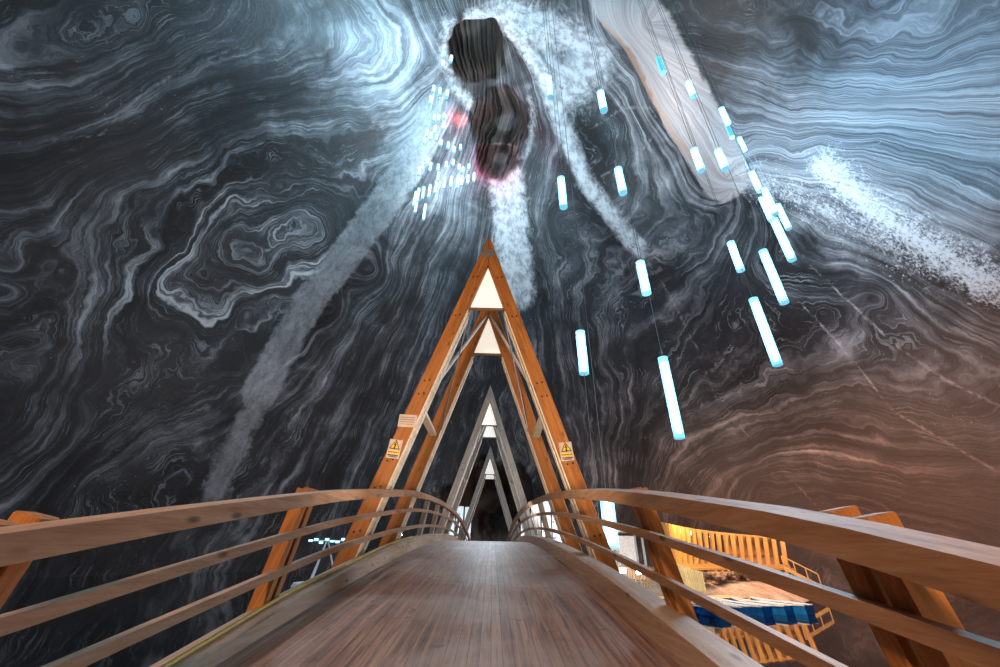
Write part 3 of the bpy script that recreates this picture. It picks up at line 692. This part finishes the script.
    for i in range(220):
        s = rnd.random() * .80; p = at(s, -2.9 + rnd.random() * 1.5, 0) - off; p.z = 1.35 + rnd.random() * .3 - .0
        r = .12 + .22 * rnd.random()
        g = bmesh.ops.create_icosphere(bm, subdivisions=1, radius=r, matrix=Matrix.Translation(p) @ Matrix.Diagonal((1, .8 + .5 * rnd.random(), .7, 1)))
        for v in g['verts']: v.co += Vector((rnd.uniform(-1, 1), rnd.uniform(-1, 1), rnd.uniform(-1, 1))) * r * .18
    tag(obj('rubble', bm, rock), 'heap of brown salt rubble in front of the pavilion base', 'rubble', kind='stuff')
    # ---- pale slatted fence that steps down from the pavilion
    f0, f1 = polar(20.6, 32.5), polar(25.2, 34.0)
    Fn = empty('slat_fence', (f0.x, f0.y, 1.2)); tag(Fn, 'bright yellow slatted fence sloping down in front of the pavilion', 'fence')
    dv = f1 - f0; n = 26
    for i in range(n):
        s = i / (n - 1); p = dv * s; zt = 1.6 - .9 * s
        bm = bmesh.new(); bar(bm, p + Vector((0, 0, -.4)), p + Vector((0, 0, zt)), .10, .03, dv.normalized().cross(Vector((0, 0, 1))), .004); obj('slat', bm, palew, Fn)
    for h in (.15, .85):
        bm = bmesh.new(); bar(bm, Vector((0, .04, h * 1.2)), dv + Vector((0, .04, h * .5)), .05, .09, (0, 0, 1), .004); obj('stringer', bm, goldh, Fn)
    # ---- rowing boats moored side by side
    blue = plain('blue_hull_paint', (.015, .19, .50), .3, 0, .15, 3)
    deckw = plain('boat_white', (.80, .74, .66), .5)
    def make_boat():
        b = empty('rowing_boat')
        def sec(y, w, top, bot, inner=False):
            k = .05 if inner else 0
            return [(-w + k, y, top), (-w * .9 + k, y, bot + k), (w * .9 - k, y, bot + k), (w - k, y, top)]
        st = [(-1.55, .62, .42, -.12), (-1.0, .72, .40, -.18), (0, .76, .40, -.2), (.9, .62, .44, -.17), (1.5, .34, .52, -.05), (1.8, .06, .58, .2)]
        bm = bmesh.new(); rr = [[bm.verts.new(p) for p in sec(*q)] for q in st]
        for i in range(len(rr) - 1):
            for k in range(3): bm.faces.new((rr[i][k], rr[i][k + 1], rr[i + 1][k + 1], rr[i + 1][k]))
        bm.faces.new(rr[0]); bm.faces.new(rr[-1][::-1])
        bmesh.ops.solidify(bm, geom=bm.faces[:], thickness=.04)
        obj('hull', bm, blue, b)
        bm = bmesh.new()
        for sx in (-1, 1):
            sweep(bm, [[(sx * (q[1] + .05), q[0], q[2] - .02), (sx * (q[1] - .08 if q[1] > .1 else .0), q[0], q[2] - .02), (sx * (q[1] - .08 if q[1] > .1 else .0), q[0], q[2] + .05), (sx * (q[1] + .05), q[0], q[2] + .05)] for q in st])
        obj('gunwale', bm, deckw, b)
        for y in (-1.1, -.1, .8):
            bm = bmesh.new(); box(bm, (0, y, .30), (1.3 if y < .5 else 1.1, .36, .05), .01); obj('thwart', bm, deckw, b)
        bm = bmesh.new(); box(bm, (0, 0, -.05), (1.2, 2.6, .03)); obj('floor_board', bm, deckw, b)
        for sx in (-1, 1):
            bm = bmesh.new(); tube(bm, (sx * .45, -1.3, .48), (sx * .30, 1.1, .50), .022, 8); box(bm, (sx * .28, 1.35, .50), (.14, .5, .02), .004); obj('oar', bm, wpaint, b)
        return b
    b0 = polar(24.0, 29.5); b1 = polar(32.2, 34.0)
    proto = make_boat(); NB = 5
    blab = ['blue rowing boat moored at the post end of the row, nearest the bridge', 'second blue rowing boat from the bridge in the moored row', 'middle blue rowing boat of the moored row', 'second blue rowing boat from the far dark end of the row', 'blue rowing boat at the far dark end of the moored row']
    for i in range(NB):
        o = proto if i == 0 else copy_tree(proto)
        p = b0.lerp(b1, i / (NB - 1)); o.location = (p.x, p.y, .10); o.rotation_euler = (0, 0, .52 + .03 * math.sin(i * 2.3)); o.scale = (.80, 1, .8)
        tag(o, blab[i], 'boat', 'blue rowing boats moored in a row')
    # landing stage behind the boats
    J = empty('landing_stage', ((b0 + b1) / 2 + Vector((-1.35, 2.6, .2)))); tag(J, 'low plank landing stage between the boats and the island', 'jetty')
    dj = (b1 - b0).normalized(); nj = Vector((-dj.y, dj.x, 0))
    for k in range(34):
        bm = bmesh.new(); p = dj * ((k - 16.5) * .2); bar(bm, p - nj * .8 + Vector((0, 0, .3)), p + nj * .8 + Vector((0, 0, .3)), .17, .04, (0, 0, 1), .004); obj('plank', bm, palew if k % 3 else goldh, J)
    for q in (-.6, .6):
        bm = bmesh.new(); bar(bm, -dj * 3.5 + nj * q + Vector((0, 0, .2)), dj * 3.5 + nj * q + Vector((0, 0, .2)), .1, .16, (0, 0, 1), .004); obj('bearer', bm, goldh, J)
    for q in (-3.2, 0, 3.2):
        for e in (-.6, .6):
            bm = bmesh.new(); tube(bm, dj * q + nj * e + Vector((0, 0, -1.2)), dj * q + nj * e + Vector((0, 0, .25)), .07, 8); obj('pile', bm, goldh, J)
    # ---- white display boards either side of the far bridge end
    bl = NT('printed_board')
    nz = bl.noise(bl.coords((1, 1, 1)), 3.2, 3, .6)
    blot = bl.maprange(nz, .56, .60)
    msk = bl.maprange(bl.noise(bl.coords((1, 1, 1), (0, 0, 0), (4, 2, 7)), 1.2, 2), .46, .52)
    bc = bl.mix(bl.math('MULTIPLY', blot, msk), (.86, .84, .86), (.05, .05, .07))
    board = bl.out(bl.bsdf(bc, .5))
    def display(x, y, w, h, z, rz, label):
        D = empty('display_board', (x, y, z), rz); tag(D, label, 'display board', 'white display boards by the far bridge end')
        bm = bmesh.new(); box(bm, (0, 0, h / 2 + .25), (w, .05, h), .008); tag(obj('panel', bm, board, D), 'white panel with dark blotches')
        for sx in (-1, 1):
            bm = bmesh.new(); box(bm, (sx * w * .46, .05, (h + .25) / 2), (.07, .07, h + .25), .006); obj('upright', bm, metal, D)
            bm = bmesh.new(); box(bm, (sx * w * .46, .05, .03), (.09, .7, .06), .006); obj('foot', bm, metal, D)
        return D
    rl = ['white display board with dark blotches nearest the orange frame on the right', 'second white display board from the orange frame on the right', 'third white display board from the orange frame on the right', 'white display board farthest along the bridge on the right']
    for i, (az, d) in enumerate(((8.7, 36.5), (7.3, 37.2), (5.9, 37.9), (4.5, 38.6))):
        p = polar(az, d); display(p.x, p.y, .80, 5.0, 1.6, -math.radians(az), rl[i])
    ll = ['narrow white display board by the left rail beyond the grey frames', 'middle white display board by the left rail beyond the grey frames', 'white display board beside the dark gap beyond the grey frames']
    for i, (az, d) in enumerate(((-5.4, 38), (-4.3, 38.5), (-3.2, 39))):
        p = polar(az, d); display(p.x, p.y, .60, 4.6, 1.6, -math.radians(az), ll[i])
    # ---- white hut posts and a picket barrier seen through the right railing
    c = polar(17.2, 33.5); K = empty('white_booth', (c.x, c.y, 1.3)); tag(K, 'white booth with grey posts behind the right railing', 'booth')
    for (sx, sy) in ((-1, -1), (1, -1), (-1, 1), (1, 1)):
        bm = bmesh.new(); box(bm, (sx * .95, sy * .8, 1.5), (.14, .14, 3.0), .01); obj('post', bm, metal, K)
    bm = bmesh.new(); box(bm, (0, .8, 1.5), (1.8, .05, 2.6), .01); obj('back_panel', bm, wpaint, K)
    bm = bmesh.new(); box(bm, (0, 0, 3.06), (2.3, 2.0, .12), .02); obj('roof', bm, wpaint, K)
    bm = bmesh.new(); box(bm, (0, -.78, .95), (1.9, .35, .06), .01); obj('counter', bm, metal, K)
    bm = bmesh.new(); box(bm, (0, -.78, .5), (1.7, .05, .8), .01); obj('front_panel', bm, plain('pink_board', (.6, .42, .36), .5), K)
    a = polar(17.5, 31.0); Q = empty('picket_barrier', (a.x, a.y, 1.15)); tag(Q, 'low pinkish picket barrier in front of the white booth', 'barrier')
    for i in range(15):
        bm = bmesh.new(); box(bm, ((i - 7) * .17, 0, .5), (.06, .05, 1.2), .006); obj('picket', bm, gold, Q)
    for h in (.2, .95):
        bm = bmesh.new(); box(bm, (0, .04, h), (2.6, .04, .08), .006); obj('stringer', bm, goldh, Q)
    # ---- flood lamps
    def flood(loc, aim, label, mt, s=1.0, hgt=1.0):
        D = empty('flood_lamp', loc); tag(D, label, 'flood lamp')
        r = Vector(aim).to_track_quat('-Y', 'Z').to_matrix()
        def tr(bm): bmesh.ops.rotate(bm, cent=(0, 0, 0), matrix=r, verts=bm.verts[:]); bmesh.ops.translate(bm, vec=(0, 0, hgt), verts=bm.verts[:])
        bm = bmesh.new(); box(bm, (0, .05 * s, 0), (.34 * s, .09 * s, .26 * s), .01); tr(bm); obj('housing', bm, metal, D)
        bm = bmesh.new(); box(bm, (0, -.005 * s, 0), (.29 * s, .02, .21 * s)); tr(bm); obj('lens', bm, mt, D)
        bm = bmesh.new(); tube(bm, (0, .06, 0), (0, .06, hgt), .025, 8)
        for k in range(3): tube(bm, (0, .06, .35 * min(hgt, 1)), (.35 * min(hgt, 1) * math.cos(k * 2.1), .06 + .35 * min(hgt, 1) * math.sin(k * 2.1), 0), .018, 6)
        obj('stand', bm, metal, D)
        return D
    cam = Vector((.21, 0, 3))
    for az, d, lb in ((16.4, 29.6, 'dazzling flood lamp behind the right curb, nearest the orange frame'), (18.3, 29.4, 'dazzling flood lamp behind the right curb, beside the railing post'), (21.0, 31.2, 'dazzling flood lamp at the top of the yellow slatted fence')):
        p = polar(az, d, 1.0); flood(p, cam - p, lb, white, 1.25, 1.0 if az < 20 else 1.55)
    p = Vector((-1.24 * U, 6.4 * U, dz(6.4))); flood(p, Vector((.9, -1, .35)), 'small glowing flood lamp on the left curb behind the orange frame', white, .7, .32)
    # ---- lamp mast on the left shore
    m0 = polar(-20.4, 44.0); T = empty('lamp_mast', (m0.x, m0.y, .33)); tag(T, 'white tripod mast with a cluster of cold floodlights beyond the left railing', 'lamp mast')
    for k in range(3):
        a = 2.1 * k + .3; bm = bmesh.new(); tube(bm, (1.4 * math.cos(a), 1.4 * math.sin(a), 0), (.12 * math.cos(a), .12 * math.sin(a), 3.1), .09, 8, .06); obj('leg', bm, wpaint, T)
    bm = bmesh.new(); box(bm, (0, 0, 3.2), (3.4, .10, .12), .01); obj('crossbar', bm, wpaint, T)
    for k in range(7):
        bm = bmesh.new(); x = -1.5 + .5 * k; box(bm, (x, -.12, 3.2 + .16 * math.sin(k * 2.4)), (.36, .12, .17), .02); tag(obj('lamp_head', bm, cold, T), 'glowing lamp head')
    bm = bmesh.new(); bmesh.ops.create_cone(bm, cap_ends=True, segments=18, radius1=2.4, radius2=2.1, depth=.5, matrix=Matrix.Translation((m0.x, m0.y, 0)))
    tag(obj('mast_pontoon', bm, wpaint), 'low round pontoon under the white lamp mast', 'pontoon')
    # ---- yellow cable along the outer edge of the left curb
    bm = bmesh.new()
    pipe(bm, [(-(1.010 + .006 * math.sin(y * 3)) * U, y * U, dz(y) + curb_h(y, -1) * U + .02) for y in ys(50, -.5, 6.3)], .015, 8)
    tag(obj('yellow_cable', bm, plain('yellow_sheath', (.45, .26, .02), .5)), 'yellow cable running along the outer edge of the left curb', 'cable')
    # ---- signs on the orange frame
    spaper = plain('sign_white', (.50, .43, .42), .5); syel = plain('sign_yellow', (.80, .52, .02), .4); sblk = plain('sign_black', (.02, .018, .015), .5)
    H = 4.35
    def sign_on(s, hmid, w, h, name, label, warning):
        xm = s * ((H - hmid) * TAN - .155 * .5) * U
        S = empty(name, (xm, 4.4 * U - .012, dz(4.4) + hmid * U)); tag(S, label, 'sign')
        rot = Matrix.Rotation(-s * ANG * (0.35 if warning else .1), 3, 'Y')
        def put(nm, bm, mt):
            bmesh.ops.rotate(bm, cent=(0, 0, 0), matrix=rot, verts=bm.verts[:]); return obj(nm, bm, mt, S)
        bm = bmesh.new(); box(bm, (0, 0, 0), (w, .012, h), .002); put('plate', bm, spaper)
        if warning:
            def tri(r, y, mt, nm, cz=.055):
                bm = bmesh.new(); prism_y(bm, [(-r * .95, cz * 1 - r * .62), (r * .95, cz - r * .62), (0, cz + r * 1.05)], y - .003, y); put(nm, bm, mt)
            tri(.095, -.008, sblk, 'triangle_border'); tri(.072, -.0115, syel, 'triangle_field')
            bm = bmesh.new()
            prism_y(bm, [(.012, .125), (-.030, .055), (-.002, .058), (-.016, .010), (-.028, .016), (.004, -.018), (.020, .024), (.006, .018), (.026, .078), (.002, .074), (.026, .118)], -.017, -.0135); put('lightning_bolt', bm, sblk)
            bm = bmesh.new(); box(bm, (0, -.008, -.055), (w * .9, .004, .05)); put('yellow_strip', bm, syel)
            bm = bmesh.new()
            for k in range(7): box(bm, (-w * .36 + k * w * .12, -.0115, -.055), (w * .075, .003, .022))
            put('lettering', bm, sblk)
            bm = bmesh.new()
            box(bm, (0, -.008, -.105), (w * .8, .004, .016)); box(bm, (0, -.008, -.128), (w * .6, .004, .012)); put('small_print', bm, sblk)
        else:
            bm = bmesh.new()
            for k, ww in enumerate((.8, .86, .8, .7)):
                box(bm, (0, -.008, h * (.27 - .18 * k)), (w * ww, .004, h * .07))
            put('lettering', bm, plain('sign_grey_print', (.30, .22, .24), .5))
    sign_on(-1, 1.12, .22, .31, 'warning_sign', 'yellow triangle electricity warning sign on the left leg of the orange frame', True)
    sign_on(1, 1.13, .22, .31, 'warning_sign', 'yellow triangle electricity warning sign on the right leg of the orange frame', True)
    sign_on(-1, 1.44, .31, .22, 'notice_plate', 'pale notice plate with grey text lines above the left warning sign', False)
# ------------------------------------------------------------------ light
def point(name, loc, col, watts, rad=1.0):
    l = bpy.data.lights.new(name, 'POINT'); l.color = col; l.energy = watts; l.shadow_soft_size = rad
    o = bpy.data.objects.new(name, l); o.location = loc; return link(o)
def spot(name, loc, tgt, col, watts, ang, blend=.8, rad=.5):
    l = bpy.data.lights.new(name, 'SPOT'); l.color = col; l.energy = watts; l.spot_size = math.radians(ang); l.spot_blend = blend; l.shadow_soft_size = rad
    o = bpy.data.objects.new(name, l); o.location = loc
    o.rotation_euler = (Vector(tgt) - Vector(loc)).to_track_quat('-Z', 'Y').to_euler(); return link(o)
BLUE = (.22, .62, 1.0); ICE = (.62, .86, 1.0); WARM = (1.0, .55, .20); WHITE = (1.0, .88, .76)

def build_lights():
    w = bpy.data.worlds.new('World'); SC.world = w; w.use_nodes = True
    w.node_tree.nodes['Background'].inputs[0].default_value = (.01, .015, .02, 1)
    def wl(key, col, watts, rad=1.5): point('glow_' + key, LP[key], col, watts, rad)  # added wall washes, most without any fixture
    wl('swarm', ICE, 7500); wl('swarm_low', ICE, 1500)
    wl('wash_a', (.45, .80, 1.0), 14000); wl('wash_b', BLUE, 1600)
    wl('rib', (.75, .9, 1.0), 1300); wl('pale', (1.0, .92, .90), 2900); wl('mid', ICE, 1500)
    wl('row', ICE, 2600); wl('row_b', ICE, 3000); wl('blue_tr', (.26, .64, 1.0), 12000)
    wl('drip', ICE, 2400)
    wl('shaft', (1.0, .92, .88), 900, .5); wl('shaft_low', (1.0, .90, .88), 500, .5)
    wl('red', (1.0, .05, .03), 500, .2); wl('magenta', (1.0, .06, .25), 1000, .2)
    wl('swirl', (1.0, .97, .96), 1500); wl('low_left', (.95, .93, 1.0), 2000)
    wl('warm', (1.0, .46, .26), 9500, 3); wl('warm_b', (1.0, .55, .36), 2200, 2)
    # warm light from the island buildings
    spot('warm_wall', (18, 33, 4.5), (36, 40, 12), (1.0, .50, .28), 1500, 120)
    spot('pavilion_light', (15, 33, 6.5), (21, 39, 3), WARM, 3800, 130)
    spot('boat_light', (14, 26, 6), (17, 31, 0), (1.0, .75, .5), 2500, 110)
    spot('booth_light', (8, 27, 4), (9, 33, 2), (1.0, .85, .75), 1300, 110)
    spot('board_light', (3.5, 31, 4), (4, 37, 3), (.85, .92, 1.0), 1800, 120)
    spot('board_light_left', (-2.4, 33, 4.5), (-2.4, 38.5, 3), (.65, .88, 1.0), 900, 120)
    # added fill, key and under lights for the near bridge, no fixtures
    spot('rear_fill', (-1.8, -5, 6.5), (.3, 6, 2.5), (1.0, .63, .38), 2800, 110)
    point('key_right', (8.5, 12, 9.5), (.34, .72, 1.0), 780, 1.0)
    point('key_low', (6.6, 9.6, 4.6), (.88, .96, 1.0), 800, .6)
    spot('under_right', (5.5, -1.5, 1.2), (2.0, 3.2, 2.6), (1.0, .62, .30), 420, 80)
    spot('under_left', (-5.0, -2.0, 1.4), (-2.0, 4.0, 2.6), (1.0, .62, .30), 260, 80)
    # flood lamp at the first frame; the others are added fill
    spot('frame_flood', (0, 2.6, 3.0), (0, 8.5, 8), (1.0, .76, .52), 900, 100)
    spot('second_frame_fill', (1.2, 11.5, 3.7), (0, 17.5, 6.5), (.9, .95, 1.0), 700, 80)  # from here on, fill added to brighten the far frames and crest
    spot('third_frame_fill', (0, 22.5, 3.9), (0, 28, 6.5), (1.0, .9, .8), 250, 70)
    spot('crest_fill', (0, 22, 9), (0, 14, 3), (.75, .87, 1.0), 1500, 90)

def build_camera():
    cd = bpy.data.cameras.new('camera'); cd.sensor_width = 36; cd.lens = 385 / 1000 * 36; cd.clip_end = 500; cd.clip_start = .02
    o = bpy.data.objects.new('camera', cd)
    R = Matrix(((0.9996755683030563, -0.0233204842594567, -0.010242712134290856), (-0.020367073504014115, -0.49040231263822776, -0.8712581443383816), (0.015295112122622806, 0.8711840946510573, -0.490718180600815)))
    m = R.to_4x4(); m.translation = (.14 * U, 0, CZ)
    o.matrix_world = m
    link(o); SC.camera = o
    SC.view_settings.view_transform = 'Standard'; SC.view_settings.look = 'None'
    SC.view_settings.gamma = 1; SC.view_settings.use_curve_mapping = False; SC.view_settings.exposure = 0
    SC.cycles.use_denoising = True
    SC.cycles.max_bounces = 6; SC.cycles.diffuse_bounces = 3; SC.cycles.transparent_max_bounces = 12
    SC.cycles.sample_clamp_indirect = 4
build_cavern()
build_bridge()
build_lamps()
if "build_island" in globals(): build_island()
build_lights()
build_camera()
